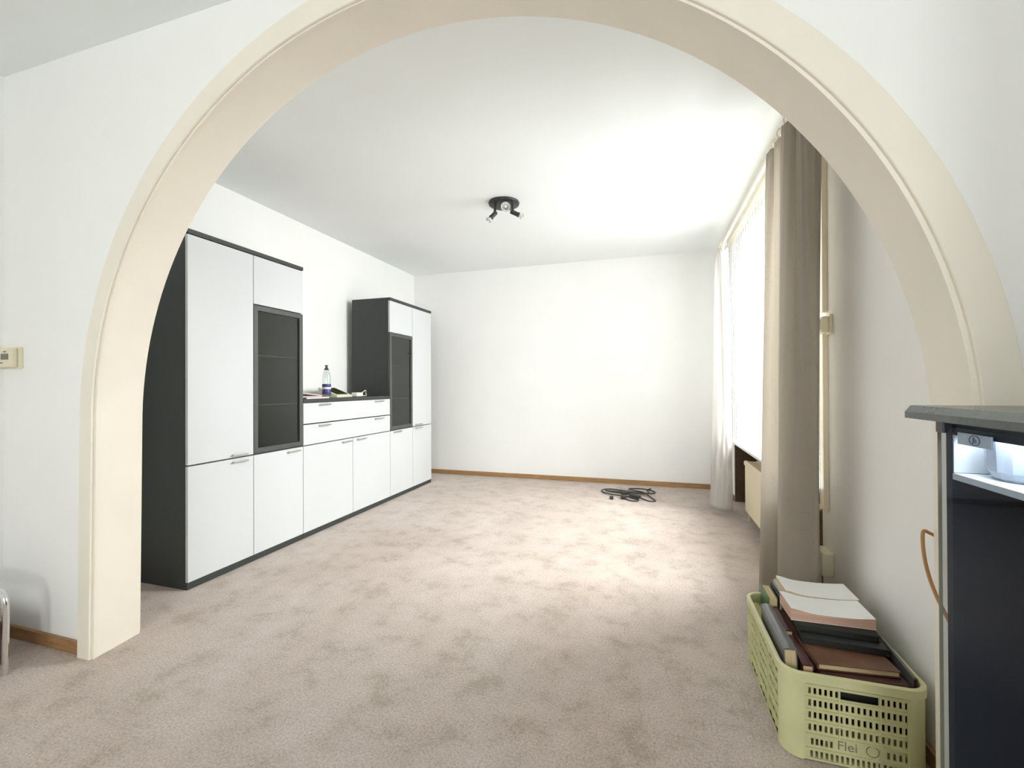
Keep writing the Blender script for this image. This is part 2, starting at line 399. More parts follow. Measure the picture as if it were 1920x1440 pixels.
# baseboards
BH = 0.052
struct(MB().box((UL, VB - 0.014, 0), (UR, VB, BH), 0.003).build('baseboard_back', MT['wood']))
struct(MB().box((UL, AV1, 0), (UL + 0.014, VB - 0.014, BH), 0.003).build('baseboard_left', MT['wood']))
struct(MB().box((NL, AV0 - 0.014, 0), (JL - 0.084, AV0, BH), 0.003).build('baseboard_arch_left', MT['wood']))
struct(MB().box((NL, NB, 0), (NL + 0.014, AV0 - 0.014, BH), 0.003).build('baseboard_near_left', MT['wood']))
struct(MB().box((UR - 0.014, WV1 + 0.0, 0), (UR, VB - 0.014, BH), 0.003).build('baseboard_right', MT['wood']))
struct(MB().box((UR - 0.014, 1.43, 0), (UR, WV0, BH), 0.003).build('baseboard_right_front', MT['wood']))

# windows
def window(n, v0, v1, w0, w1, mull, sill):
    r = bpy.data.objects.new('window_%d' % n, None); COL.objects.link(r); r.location = (0.96, (v0 + v1) / 2, w0); struct(r)
    def put(mb, nm, m): o = mb.build(nm, m, r); o.location = (-0.96, -(v0 + v1) / 2, -w0); return o
    f = 0.055
    put(MB().panel([v0, v1], [w0, w1], [(a + (f if k == 0 else f / 2), w0 + f, b - (f if k == len(mull) else f / 2), w1 - f)
        for k, (a, b) in enumerate(zip([v0] + mull, mull + [v1]))], 0.05, Matrix(((0, 0, 1, 0.94), (1, 0, 0, 0), (0, 1, 0, 0), (0, 0, 0, 1)))), 'frame', MT['pvc'])
    for k, (a, b) in enumerate(zip([v0] + mull, mull + [v1])):
        put(MB().box((0.962, a + f * 0.7, w0 + f * 0.7), (0.968, b - f * 0.7, w1 - f * 0.7)), 'pane', MT['clear'])
    if sill: put(MB().box((sill, v0 - 0.03, w0 - 0.020), (UR, v1 + 0.36, w0), 0.003).box((UR - 0.002, v0, w0 - 0.02), (0.985, v1, w0), 0.003), 'sill', MT['pvc'])
    return r
window(1, WV0 + 0.001, 4.289, 0.617, WT, [3.5], 0.697)
w2 = bpy.data.objects.new('window_2', None); COL.objects.link(w2); w2.location = (0, NB - 0.18, XB); struct(w2)
MB().panel([XW0 + 0.001, XW1 - 0.001], [0.001, XT - XB - 0.001], [(XW0 + 0.055, 0.055, 0.055, XT - XB - 0.055), (0.095, 0.055, XW1 - 0.055, XT - XB - 0.055)], 0.05, Matrix(((1, 0, 0, 0), (0, 0, -1, 0), (0, 1, 0, 0), (0, 0, 0, 1)))).build('frame', MT['pvc'], w2)
for (a, b) in ((XW0 + 0.04, 0.065), (0.085, XW1 - 0.04)):
    MB().box((a, -0.03, 0.04), (b, -0.024, XT - XB - 0.04)).build('pane', MT['clear'], w2)
MB().box((XW0 + 0.002, 0.0, 0.0), (XW1 - 0.002, 0.20, 0.022), 0.004).build('sill', MT['pvc'], w2)
# radiator niche under the sill
nb = MB().box((0.985, WV0, 0), (1.03, WV1, 0.585)).box((UR + 0.002, WV1 - 0.02, 0), (0.985, WV1 + 0.0, 0.585)).box((UR + 0.002, WV0, 0), (0.985, WV0 + 0.02, 0.585))
struct(nb.build('wall_niche', MT['niche']))

# ------------------------------------------------------------------ wall units
C = -2.393; CB = C - 0.432
V = [1.7813, 2.2038, 2.6262, 3.7576, 4.1880, 4.6083]
def handle(parent, v0, v1, w):
    m = MB()
    m.tube([(C - 0.001, v0 + 0.01, w), (C + 0.016, v0 + 0.01, w)], 0.0045, 8).tube([(C - 0.001, v1 - 0.01, w), (C + 0.016, v1 - 0.01, w)], 0.0045, 8)
    m.tube([(C + 0.018, v0, w), (C + 0.018, v1, w)], 0.0055, 8)
    return m
def unit(name, label, v0, v1, top, loc_v):  # v0..v1 along the wall
    t = thing(name, label, 'cabinet', (C, loc_v, 0))
    def put(mb, nm, m, parent=t, smooth=False):
        o = mb.build(nm, m, parent, smooth)
        o.location = (-C, -loc_v, 0) if parent is t else (0, 0, 0); return o
    return t, put
def front(put, v0, v1, w0, w1, nm='door', hs=()):
    g = 0.0022
    d = put(MB().box((C - 0.019, v0 + g, w0 + g), (C, v1 - g, w1 - g), 0.0012), nm, MT['door'])
    for h in hs: put(handle(None, *h), 'handle', MT['steel'], d)
    return d
def glassdoor(put, v0, v1, w0, w1, knob=None):
    g = 0.002; f = 0.034
    d = put(MB().panel([v0 + g, v1 - g], [w0 + g, w1 - g], [(v0 + f, w0 + f, v1 - f, w1 - f)], 0.019, Matrix(((0, 0, 1, C - 0.019), (1, 0, 0, 0), (0, 1, 0, 0), (0, 0, 0, 1)))), 'door', MT['darkf'])
    d['label'] = 'dark framed door with a smoked glass pane'
    put(MB().box((C - 0.012, v0 + f - 0.004, w0 + f - 0.004), (C - 0.008, v1 - f + 0.004, w1 - f + 0.004)), 'pane', MT['dglass'], d)
    if knob: put(MB().lathe([(0, 0), (0.006, 0), (0.006, 0.014), (0.009, 0.018), (0, 0.02)], 12, axis_m((C, *knob), (1, 0, 0))), 'knob', MT['chrome'], d)
    return d
HC, HP, HM, HK = 1.9705, 0.037, 0.6711, 1.0125
def carcass(v0, v1, top, divs=(), shelves=()):
    a = 0.018; b = C - 0.0205
    m = MB()
    m.box((CB, v0, HP), (b, v0 + a, top)).box((CB, v1 - a, HP), (b, v1, top)).box((CB, v0 + a, HP), (CB + 0.008, v1 - a, top))
    m.box((CB + 0.008, v0 + a, HP), (b, v1 - a, HP + a)).box((CB + 0.008, v0 + a, top - a), (b, v1 - a, top))
    for d in divs: m.box((CB + 0.008, d - a / 2, HP + a), (b, d + a / 2, top - a))
    for (s0, s1, w) in shelves: m.box((CB + 0.008, s0, w - 0.009), (b, s1, w + 0.009))
    return m
def tall(name, label, v0, vm, v1, glass_first, handles):
    t, put = unit(name, label, v0, v1, HC, (v0 + v1) / 2)
    put(carcass(v0, v1, HC - 0.026, [vm], [(v0 + 0.018, vm - 0.009, HM), (vm + 0.009, v1 - 0.018, HM)]), 'carcass', MT['dark'])
    put(MB().box((CB, v0 + 0.001, 0), (C - 0.004, v1 - 0.001, HP)), 'plinth', MT['dark'])
    put(MB().box((CB, v0 + 0.0005, HC - 0.026), (C + 0.004, v1 - 0.0005, HC), 0.002), 'top_board', MT['dark'])
    ga, gb = (v0, vm) if glass_first else (vm, v1); pa, pb = (vm, v1) if glass_first else (v0, vm)
    front(put, ga, gb, 1.631, HC - 0.028)
    glassdoor(put, ga, gb, HM + 0.006, 1.629, (gb - 0.03, 1.452) if glass_first else None)
    for w in (0.985, 1.308):
        put(MB().box((CB + 0.01, ga + 0.012, w - 0.003), (C - 0.03, gb - 0.012, w + 0.003)), 'shelf', MT['tglass'])['label'] = 'clear glass shelf behind the pane'
    front(put, pa, pb, HM + 0.004, HC - 0.028, hs=[handles[0]])
    front(put, pa, pb, HP + 0.001, HM, hs=[handles[1]]); front(put, ga, gb, HP + 0.001, HM, hs=[handles[2]])
    return t
tall('tall_cabinet', 'tall white and anthracite cabinet nearest the arch, glass door at its right', V[0], V[1], V[2], False,
     [(2.046, 2.146, 0.692), (2.050, 2.150, 0.650), (2.478, 2.580, 0.650)])
tall('tall_cabinet', 'tall white and anthracite cabinet by the back wall, glass door at its left', V[3], V[4], V[5], True,
     [(4.236, 4.368, 0.694), (4.236, 4.372, 0.655), (3.813, 3.945, 0.655)])
sb, put = unit('sideboard', 'low white sideboard with two drawers between the two tall cabinets', V[2], V[3], HK, (V[2] + V[3]) / 2)
put(carcass(V[2] + 0.002, V[3] - 0.002, HK - 0.026, [3.191], [(V[2] + 0.018, 3.182, HM), (3.2, V[3] - 0.018, HM)]), 'carcass', MT['dark'])
put(MB().box((CB, V[2] + 0.001, 0), (C - 0.004, V[3] - 0.001, HP)), 'plinth', MT['dark'])
put(MB().box((CB, V[2] + 0.003, HK - 0.026), (C + 0.002, V[3] - 0.003, HK), 0.002), 'top_board', MT['dark'])
front(put, V[2], V[3], 0.830, HK - 0.028, 'drawer', [(2.787, 2.90, 0.968), (3.504, 3.63, 0.968)])
front(put, V[2], V[3], HM + 0.003, 0.826, 'drawer', [(2.787, 2.90, 0.809), (3.504, 3.63, 0.809)])
front(put, V[2], 3.191, HP + 0.001, HM, hs=[(3.05, 3.17, 0.650)])
front(put, 3.191, V[3], HP + 0.001, HM, hs=[(3.243, 3.36, 0.650)])

# ------------------------------------------------------------------ things on the sideboard
t = thing('water_bottle', 'clear plastic bottle with blue label and dark cap standing on the sideboard', 'bottle', (-2.58, 3.095, HK))
MB().lathe([(0, 0), (0.030, 0), (0.034, 0.006), (0.034, 0.05), (0.0335, 0.11), (0.034, 0.16), (0.033, 0.18), (0.024, 0.215), (0.015, 0.235), (0.013, 0.240), (0, 0.240)], 24).build('body', MT['water'], t, True)
MB().lathe([(0.0342, 0.028), (0.0350, 0.030), (0.0350, 0.068), (0.0342, 0.07)], 24).build('label', MT['navy'], t, True)
MB().lathe([(0.0346, 0.071), (0.0352, 0.072), (0.0352, 0.086), (0.0346, 0.087)], 24).build('label_band', MT['paper'], t, True)
MB().lathe([(0.0342, 0.088), (0.0350, 0.089), (0.0350, 0.112), (0.0342, 0.114)], 24).build('label', MT['navy'], t, True)
MB().lathe([(0, 0.240), (0.022, 0.232), (0.017, 0.240), (0.010, 0.252), (0.009, 0.262), (0.0125, 0.264), (0.0125, 0.272), (0, 0.273)], 20).build('cap', MT['cap'], t, True)
# cream wedge with a dark face
t = thing('desk_stand', 'cream wedge-shaped stand with a dark sloping face behind the bottle', 'stand', (-2.66, 3.31, HK), math.radians(6))
def wedge(x0, x1, y0, y1, z0, za, zb):
    return MB().poly([(x0, y0, z0), (x1, y0, z0), (x1, y1, z0), (x0, y1, z0), (x0, y0, zb), (x1, y0, za), (x1, y1, za), (x0, y1, zb)],
                     [(0, 3, 2, 1), (4, 5, 6, 7), (0, 1, 5, 4), (1, 2, 6, 5), (2, 3, 7, 6), (3, 0, 4, 7)])
wedge(-0.09, 0.09, -0.12, 0.12, 0.0, 0.014, 0.085).build('body', MT['cream2'], t)
sl = math.atan2(0.071, 0.18)
MB().box((-0.075, -0.085, 0), (0.070, 0.085, 0.004), 0.001, Matrix.Translation((0, 0, 0.0505)) @ Matrix.Rotation(sl, 4, 'Y')).build('face_panel', MT['olive'], t)
# adapter with its looped cord
t = thing('power_adapter', 'small white adapter box with a looped cream cord on the sideboard', 'adapter', (-2.60, 3.53, HK), 0.1)
MB().box((-0.03, -0.05, 0), (0.03, 0.055, 0.036), 0.006).build('body', MT['paper'], t)
MB().tube(spline([(0.0, 0.05, 0.018), (0.01, 0.10, 0.045), (0.0, 0.155, 0.055), (-0.02, 0.19, 0.030), (0.0, 0.165, 0.006), (0.0, 0.10, 0.005), (0.03, 0.02, 0.005), (0.035, -0.07, 0.005)], 40), 0.0045, 8).build('cord', MT['plastic'], t, True)
# magazines against the near tall cabinet
t = thing('magazine', 'white magazine with pink print lying on the sideboard beside the tall cabinet', 'magazine', (-2.565, 2.79, HK), 0.08)
MB().box((-0.15, -0.10, 0), (0.13, 0.17, 0.008), 0.001).build('pages', MT['paper'], t)
MB().box((-0.15, -0.10, 0.008), (0.13, 0.17, 0.011), 0.0005).build('cover', MT['pink'], t)
t = thing('booklet', 'white booklet propped open with a pink edge, on top of the magazine', 'booklet', (-2.60, 2.78, HK + 0.0115), -0.05)
mm = Matrix.Rotation(math.radians(-7), 4, 'X')
MB().box((-0.13, -0.09, 0.0), (0.10, 0.16, 0.005), 0.001).build('back_pages', MT['paper'], t)
MB().box((-0.13, -0.25, 0.0), (0.10, 0.0, 0.004), 0.0008, Matrix.Translation((0, 0.16, 0.0065)) @ mm).build('front_pages', MT['paper'], t)
MB().box((-0.13, -0.25, 0.0042), (0.10, 0.0, 0.006), 0.0004, Matrix.Translation((0, 0.16, 0.0065)) @ mm).build('cover', MT['pink'], t)

# ------------------------------------------------------------------ ceiling spotlight
t = thing('ceiling_spotlight', 'black round ceiling fixture with three swivel spots', 'ceiling lamp', (-1.069, 3.284, H))
MB().lathe([(0, 0), (0.118, 0), (0.121, -0.006), (0.118, -0.016), (0.10, -0.024), (0.05, -0.028), (0, -0.029)], 48).build('ceiling_plate', MT['lamp'], t, True)
def spot(p0, p1, d, L=0.055, K=1.0):
    """stem from the plate to p1, a swivel socket pointing along d"""
    p0, p1, d = Vector(p0), Vector(p1), Vector(d).normalized()
    MB().tube(spline([p0, (p0 + p1) / 2 + Vector((0, 0, -0.002)), p1], 8), 0.0095, 12).build('stem', MT['lamp'], t, True)
    a = p1 - d * 0.018
    h = MB().lathe([(0, 0), (0.013, 0.0), (0.0165, 0.004), (0.0165, L), (0.0185, L + 0.002), (0.0185, L + 0.010), (0.012, L + 0.012), (0.0, L + 0.012)], 24, axis_m(a, d)).build('socket', MT['lamp'], t, True)
    b = a + d * (L + 0.006)
    MB().lathe([(K * r, z) for r, z in ((0.0105, 0), (0.013, 0.010), (0.022, 0.024), (0.025, 0.034), (0.023, 0.035), (0.014, 0.016), (0.010, 0.013), (0.009, 0.026), (0.0, 0.030))], 24, axis_m(b, d)).build('bulb', MT['bulb'], h, True)
spot((-0.045, -0.075, -0.024), (-0.048, -0.083, -0.112), (-0.52, -0.42, -0.75))
spot((0.045, -0.01, -0.024), (0.030, -0.035, -0.052), (0.20, -0.93, -0.33), 0.03, 1.45)
spot((0.094, -0.075, -0.022), (0.097, -0.083, -0.118), (0.86, 0.20, -0.42), 0.06)

# ------------------------------------------------------------------ coiled extension cable on the floor
t = thing('extension_cable', 'black extension cable loosely coiled on the carpet near the back wall', 'cable', (-0.2, 4.57, 0))
F = lambda a, b: (a + 0.2, b - 4.57)
def fl(pts, n, r, z=0.006):
    return MB().tube(spline([(*F(x, y), z + dz) for (x, y, dz) in pts], n), r, 8)
fl([(-0.215, 4.415, 0.004), (-0.17, 4.37, 0), (-0.11, 4.365, 0), (-0.10, 4.41, 0.004), (-0.17, 4.47, 0.01), (-0.30, 4.50, 0.012), (-0.42, 4.58, 0.006), (-0.47, 4.72, 0), (-0.40, 4.80, 0), (-0.22, 4.72, 0.008),
    (-0.12, 4.66, 0.016), (0.02, 4.66, 0.012), (0.06, 4.76, 0.006), (0.0, 4.87, 0), (-0.10, 4.90, 0), (-0.20, 4.85, 0.004), (-0.16, 4.76, 0.012), (-0.05, 4.66, 0.018), (0.02, 4.52, 0.006), (0.06, 4.42, 0), (0.0, 4.40, 0),
    (-0.08, 4.47, 0.008), (-0.18, 4.55, 0.016), (-0.33, 4.60, 0.016), (-0.43, 4.70, 0.006), (-0.36, 4.66, 0.012), (-0.24, 4.60, 0.022), (-0.08, 4.58, 0.020), (0.0, 4.68, 0.014), (-0.02, 4.82, 0.008), (0.02, 4.93, 0)], 260, 0.0065).build('cord', MT['cable'], t, True)
MB().box((-0.05, -0.022, 0), (0.05, 0.022, 0.034), 0.008, Matrix.Translation((-0.02, -0.02, 0.018)) @ Matrix.Rotation(0.5, 4, 'Z')).build('socket_block', MT['cable'], t)
MB().box((-0.055, -0.02, 0), (0.055, 0.02, 0.03), 0.008, Matrix.Translation((0.07, -0.10, 0.012)) @ Matrix.Rotation(-0.5, 4, 'Z')).build('socket_block', MT['cable'], t)
MB().lathe([(0, 0), (0.010, 0), (0.017, 0.012), (0.019, 0.030), (0.019, 0.046), (0, 0.046)], 16, axis_m((-0.012, -0.157, 0.020), (-0.85, 0.35, -0.02))).build('plug', MT['cable'], t, True)
t2 = thing('cable_plug', 'small black plug lying loose in front of the coiled cable', 'plug', (-0.335, 4.395, 0), 0.3)
MB().lathe([(0, 0), (0.010, 0), (0.018, 0.012), (0.019, 0.034), (0, 0.036)], 16, axis_m((-0.03, 0, 0.0185), (1, -0.1, 0))).build('body', MT['cable'], t2, True)
MB().tube([(0.005, -0.008, 0.0185), (0.024, -0.010, 0.0185)], 0.0024, 6).tube([(0.005, 0.008, 0.0185), (0.024, 0.006, 0.0185)], 0.0024, 6).build('pins', MT['steel'], t2)

# ------------------------------------------------------------------ window dressing
# vertical blind
BU = 0.722; BV0, BV1, BW0, BW1 = 2.235, 4.45, 0.624, 2.385
t = thing('vertical_blind', 'white vertical slat blind glowing in front of the window', 'blind', (BU, (BV0 + BV1) / 2, BW0))
L0 = Vector((-BU, -(BV0 + BV1) / 2, -BW0))
MB().box((BU - 0.022, BV0 - 0.01, BW1), (BU + 0.022, BV1 + 0.01, BW1 + 0.045), 0.004).build('headrail', MT['rod'], t, at=L0)
NS = 26; pitch = (BV1 - BV0) / NS
slat_me = None
for k in range(NS):
    if slat_me is None:
        bm = MB()
        n = 5; w = 0.089; A = []
        for i in range(n):
            x = -w / 2 + w * i / (n - 1); y = 0.006 * (1 - (2 * x / w) ** 2)
            A.append((x, y))
        hgt = BW1 - BW0
        vs = [(x, y, 0) for x, y in A] + [(x, y, hgt) for x, y in A] + [(x, y - 0.0008, 0) for x, y in A] + [(x, y - 0.0008, hgt) for x, y in A]
        fs = []
        for i in range(n - 1):
            fs += [(i, i + 1, n + i + 1, n + i), (2 * n + i + 1, 2 * n + i, 3 * n + i, 3 * n + i + 1), (i, 2 * n + i, 2 * n + i + 1, i + 1), (n + i, n + i + 1, 3 * n + i + 1, 3 * n + i)]
        fs += [(0, n, 3 * n, 2 * n), (n - 1, 3 * n - 1, 4 * n - 1, 2 * n - 1)]
        bm.poly(vs, fs); o = bm.build('slat', MT['blind'], t, True); slat_me = o.data
    else:
        o = bpy.data.objects.new('slat', slat_me); COL.objects.link(o); o.parent = t
    o.location = (0, BV0 + pitch * (k + 0.5) - (BV0 + BV1) / 2, 0); o.rotation_euler = (0, 0, PI / 2 - math.radians(11))

# curtain rod with its rings
RU, RW = 0.625, 2.325
t = thing('curtain_rod', 'ivory curtain rod running along the window just below the ceiling', 'curtain rod', (RU, 3.2, RW))
MB().tube([(0, -1.27, 0), (0, 1.34, 0)], 0.011, 14).build('rod', MT['rod'], t, True)
for s in (-1.27, 1.34):
    MB().lathe([(0, 0), (0.011, 0), (0.011, 0.008), (0.017, 0.016), (0.019, 0.028), (0.014, 0.042), (0, 0.046)], 16, axis_m((0, s, 0), (0, 1 if s > 0 else -1, 0))).build('finial', MT['rod'], t, True)
for y in (-1.15, 1.278):
    MB().tube([(0.155, y, 0.0), (0.02, y, -0.002), (0, y, -0.012)], 0.008, 10).lathe([(0, 0), (0.024, 0), (0.022, 0.008), (0, 0.010)], 16, axis_m((0.155, y, 0), (-1, 0, 0))).build('bracket', MT['rod'], t, True)

def curtain(label, top, bot, w_top, w_bot, rings, n=150, m=36, power=0.8, fab='curtain', wrinkle=0.0):
    root = thing('curtain', label, 'curtain', (0.62, bot[len(bot) // 2][1], 0)); L = Vector((-0.62, -bot[len(bot) // 2][1], 0))
    T = spline([(x, y, 0) for x, y in top], n); B = spline([(x, y, 0) for x, y in bot], n)
    mb = MB(); rows = []
    for j in range(m + 1):
        f = j / m; s = f ** power
        row = []
        for i in range(n):
            p = T[i].lerp(B[i], s)
            # soft creases that die out downwards
            q = 0.0028 * math.sin(i * 0.9 + 3 * f) * (1 - f) ** 3
            p = p + Vector((q, q * 0.5, 0))
            if wrinkle and f > 0.66: p = p + Vector((0.4, 1, 0)) * wrinkle * math.sin(PI * (f - 0.66) / 0.34) * math.sin(i * 0.23 + 21 * f) * math.sin(i * 0.071 - 30 * f)
            z = w_top + (w_bot - w_top) * f
            if j == 0: z += 0.006 * math.sin(i * 0.55)
            row.append(mb.bm.verts.new((p.x, p.y, z)))
        rows.append(row)
    for j in range(m):
        for i in range(n - 1): mb.bm.faces.new((rows[j][i], rows[j][i + 1], rows[j + 1][i + 1], rows[j + 1][i]))
    o = mb.build('fabric', MT[fab], root, True, L)
    md = o.modifiers.new('thick', 'SOLIDIFY'); md.thickness = 0.003; md.offset = 0
    for y in rings:
        c = Vector((RU, y, RW - 0.006))
        pts = [c + Vector((0.022 * math.cos(a), 0.004 * math.sin(a * 2), 0.022 * math.sin(a))) for a in [2 * PI * k / 20 for k in range(20)]]
        r = MB().tube(pts, 0.0035, 6, closed=True).build('ring', MT['rod'], root, True, L)
        MB().tube([(RU, y, RW - 0.028), (RU, y, w_top - 0.004)], 0.003, 6).build('hook', MT['rod'], r, True)
    return root
curtain('taupe curtain hanging nearest the arch, over the crate of books',
        top=[(0.655, 2.52), (0.60, 2.56), (0.585, 2.50), (0.65, 2.47), (0.605, 2.44), (0.595, 2.40), (0.655, 2.37), (0.595, 2.30), (0.60, 2.24), (0.655, 2.20), (0.605, 2.13), (0.60, 2.05), (0.63, 2.00), (0.665, 2.03)],
        bot=[(0.666, 2.60), (0.60, 2.62), (0.535, 2.52), (0.525, 2.46), (0.56, 2.42), (0.590, 2.385), (0.600, 2.36), (0.562, 2.30), (0.555, 2.25), (0.575, 2.17), (0.600, 2.11), (0.628, 2.065), (0.650, 2.06), (0.668, 2.14)],
        w_top=2.275, w_bot=0.03, rings=(2.02, 2.12, 2.22, 2.31, 2.42, 2.52), power=0.75)
curtain('taupe satin curtain, colour paled to hold window light, hanging at the far end of the window by the back wall',
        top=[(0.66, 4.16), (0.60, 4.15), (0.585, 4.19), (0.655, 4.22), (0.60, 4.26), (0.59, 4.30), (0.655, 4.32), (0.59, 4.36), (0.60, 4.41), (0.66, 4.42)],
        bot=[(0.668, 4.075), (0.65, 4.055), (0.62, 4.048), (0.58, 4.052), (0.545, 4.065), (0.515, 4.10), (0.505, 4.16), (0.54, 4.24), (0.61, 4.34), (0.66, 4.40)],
        w_top=2.275, w_bot=0.055, rings=(4.17, 4.25, 4.33, 4.40), m=60, power=0.55, fab='curtain_lit', wrinkle=0.008)  # bright look comes from the paled colour, not another cloth

curtain('added unseen taupe curtain on the facade, shading the arch wall',
        top=[(0.70, 0.22), (0.61, 0.215), (0.60, 0.18), (0.70, 0.15), (0.61, 0.12), (0.60, 0.08), (0.70, 0.05), (0.61, 0.01), (0.70, -0.02)],
        bot=[(0.72, 0.235), (0.59, 0.225), (0.575, 0.18), (0.73, 0.15), (0.585, 0.11), (0.575, 0.07), (0.73, 0.04), (0.585, 0.0), (0.72, -0.03)],
        w_top=2.275, w_bot=0.03, rings=(0.0, 0.07, 0.14, 0.21))  # out-of-view curtain put in to shade the right of the arch wall
t = thing('curtain_rod', 'added unseen ivory rod carrying the shading curtain on the facade', 'curtain rod', (RU, 0.1, RW))  # rod added only to carry that shading curtain
MB().tube([(0, -0.20, 0), (0, 0.20, 0)], 0.011, 14).build('rod', MT['rod'], t, True)
for y in (-0.17, 0.17):
    MB().tube([(0.155, y, 0.0), (0.02, y, -0.002), (0, y, -0.012)], 0.008, 10).build('bracket', MT['rod'], t, True)

# radiator in the niche
t = thing('radiator', 'cream panel radiator in the niche under the window', 'radiator', (0.76, 3.2, 0.10))
MB().box((-0.025, -0.72, 0.0), (-0.009, 0.735, 0.40), 0.008).build('front_panel', MT['rad'], t)
MB().box((0.055, -0.72, 0.0), (0.07, 0.735, 0.40), 0.006).build('rear_panel', MT['rad'], t)
MB().box((-0.009, -0.70, 0.385), (0.055, 0.72, 0.395)).build('top_grille', MT['rad'], t)
MB().tube([(0.0, 0.73, 0.372), (0.0, 0.775, 0.372)], 0.009, 10).lathe([(0, 0), (0.016, 0), (0.019, 0.006), (0.019, 0.026), (0.015, 0.032), (0, 0.032)], 16, axis_m((0.010, 0.775, 0.372), (-1, 0.0, 0.0))).build('valve', MT['plastic'], t, True)
MB().tube(spline([(0.02, 0.735, 0.03), (0.02, 0.79, 0.03), (0.02, 0.80, -0.02), (0.02, 0.80, -0.10)], 14), 0.008, 10).build('pipe', MT['rad'], t, True)

# wall switch, its cable duct and the socket on the right wall
t = thing('light_switch', 'cream surface-mounted switch on the right wall beside the near curtain', 'switch', (UR, 2.335, 1.37))
MB().box((-0.012, -0.055, -0.045), (0, 0.055, 0.045), 0.003).build('back_plate', MT['plastic'], t)
MB().box((-0.038, -0.045, -0.036), (-0.012, 0.048, 0.036), 0.004).build('body', MT['plastic'], t)
MB().box((-0.044, -0.030, -0.024), (-0.037, 0.032, 0.024), 0.002).build('rocker', MT['plastic'], t)
t = thing('cable_duct', 'narrow cream cable duct running down the right wall through the switch', 'cable duct', (UR, 2.365, 0.53))
MB().box((-0.022, -0.03, 0), (0, 0.02, 0.80), 0.003).box((-0.022, -0.03, 0.90), (0, 0.02, 1.95), 0.003).build('cover', MT['rod'], t)
t = thing('wall_socket', 'cream double socket low on the right wall behind the crate', 'socket', (UR, 2.335, 0.30))
MB().box((-0.045, -0.05, -0.052), (0, 0.055, 0.056), 0.008).build('body', MT['plastic'], t)
for z in (-0.027, 0.027):
    MB().lathe([(0.021, 0), (0.021, 0.004), (0.018, 0.004), (0.017, 0.001), (0, 0.001)], 18, axis_m((-0.045, 0.002, z), (-1, 0, 0))).build('outlet', MT['plastic'], t, True)

# thermostat
t = thing('thermostat', 'cream wall thermostat with a small grey display left of the arch', 'thermostat', (-2.70, AV0, 1.235))
MB().box((-0.078, -0.012, -0.046), (0.062, 0, 0.048), 0.003).build('back_plate', MT['plastic'], t)
MB().box((-0.075, -0.034, -0.042), (0.048, -0.012, 0.044), 0.006).build('body', MT['plastic'], t)
MB().box((-0.023, -0.0355, -0.008), (0.028, -0.0335, 0.018), 0.0004).build('display', MT['lcd'], t)
MB().box((-0.07, -0.0352, -0.024), (-0.012, -0.0335, -0.020)).build('slot', MT['ink'], t)
MB().box((-0.006, -0.036, 0.024), (0.012, -0.0335, 0.029), 0.0005).build('button', MT['lcd'], t)

# ------------------------------------------------------------------ crate
t = thing('plastic_crate', 'pale green plastic crate full of books against the right wall', 'crate', (0.56, 1.76, 0))
X0, X1, Y0, Y1, CH = -0.183, 0.182, -0.262, 0.268, 0.255; RC = 0.055; TH = 0.004
def rrect(x0, x1, y0, y1, r, seg=7):
    pts = []
    for (cx, cy, a0) in ((x1 - r, y1 - r, 0), (x0 + r, y1 - r, 90), (x0 + r, y0 + r, 180), (x1 - r, y0 + r, 270)):
        for k in range(seg + 1):
            a = math.radians(a0 + 90 * k / seg); pts.append((cx + r * math.cos(a), cy + r * math.sin(a)))
    return pts
def ringmesh(pr):
    """pr: list of (inset, z) cross-section points swept round the rounded rectangle"""
    mb = MB(); rings = []
    for (ins, z) in pr:
        rings.append([mb.bm.verts.new((*p, z)) for p in rrect(X0 + ins, X1 - ins, Y0 + ins, Y1 - ins, max(RC - ins, 0.012))])
    n = len(rings[0]); m = len(rings)
    for a in range(m):
        A, B = rings[a], rings[(a + 1) % m]
        for k in range(n): mb.bm.faces.new((A[k], A[(k + 1) % n], B[(k + 1) % n], B[k]))
    return mb
ringmesh([(0.001, 0.226), (-0.004, 0.229), (-0.004, CH - 0.002), (-0.001, CH), (0.008, CH), (0.010, CH - 0.003), (0.0065, 0.226)]).build('rim', MT['crate'], t, True)
mb = MB(); P = rrect(X0 + 0.002, X1 - 0.002, Y0 + 0.002, Y1 - 0.002, RC)
vs = [mb.bm.verts.new((*p, 0.004)) for p in P]; vt = [mb.bm.verts.new((*p, 0.009)) for p in P]
mb.bm.faces.new(vs[::-1]); mb.bm.faces.new(vt)
for k in range(len(P)): mb.bm.faces.new((vs[k], vs[(k + 1) % len(P)], vt[(k + 1) % len(P)], vt[k]))
mb.build('base', MT['crate'], t)
# rounded corner posts, each its own piece
for (cx, cy, a0) in ((X1 - RC, Y1 - RC, 0), (X0 + RC, Y1 - RC, 90), (X0 + RC, Y0 + RC, 180), (X1 - RC, Y0 + RC, 270)):
    mb = MB(); n = 9; q = []
    for (r, z) in ((RC, 0.002), (RC, 0.228), (RC - TH, 0.228), (RC - TH, 0.002)):
        q.append([mb.bm.verts.new((cx + r * math.cos(math.radians(a0 + 90 * k / n)), cy + r * math.sin(math.radians(a0 + 90 * k / n)), z)) for k in range(n + 1)])
    for a in range(4):
        A, B = q[a], q[(a + 1) % 4]
        for k in range(n): mb.bm.faces.new((A[k], A[k + 1], B[k + 1], B[k]))
    mb.bm.faces.new([q[a][0] for a in range(4)]); mb.bm.faces.new([q[a][n] for a in range(4)][::-1])
    mb.build('corner', MT['crate'], t, True)
rows = [0.2025, 0.167, 0.132, 0.0965, 0.055, 0.019]; SH = 0.0095
def slots(a, b, n, row, w=0.0071):
    d = (b - a) / (n - 1)
    return [(a + d * k - w / 2, row - SH, a + d * k + w / 2, row + SH) for k in range(n)]
e0 = -0.112   # left end of the slot field, crate coordinates
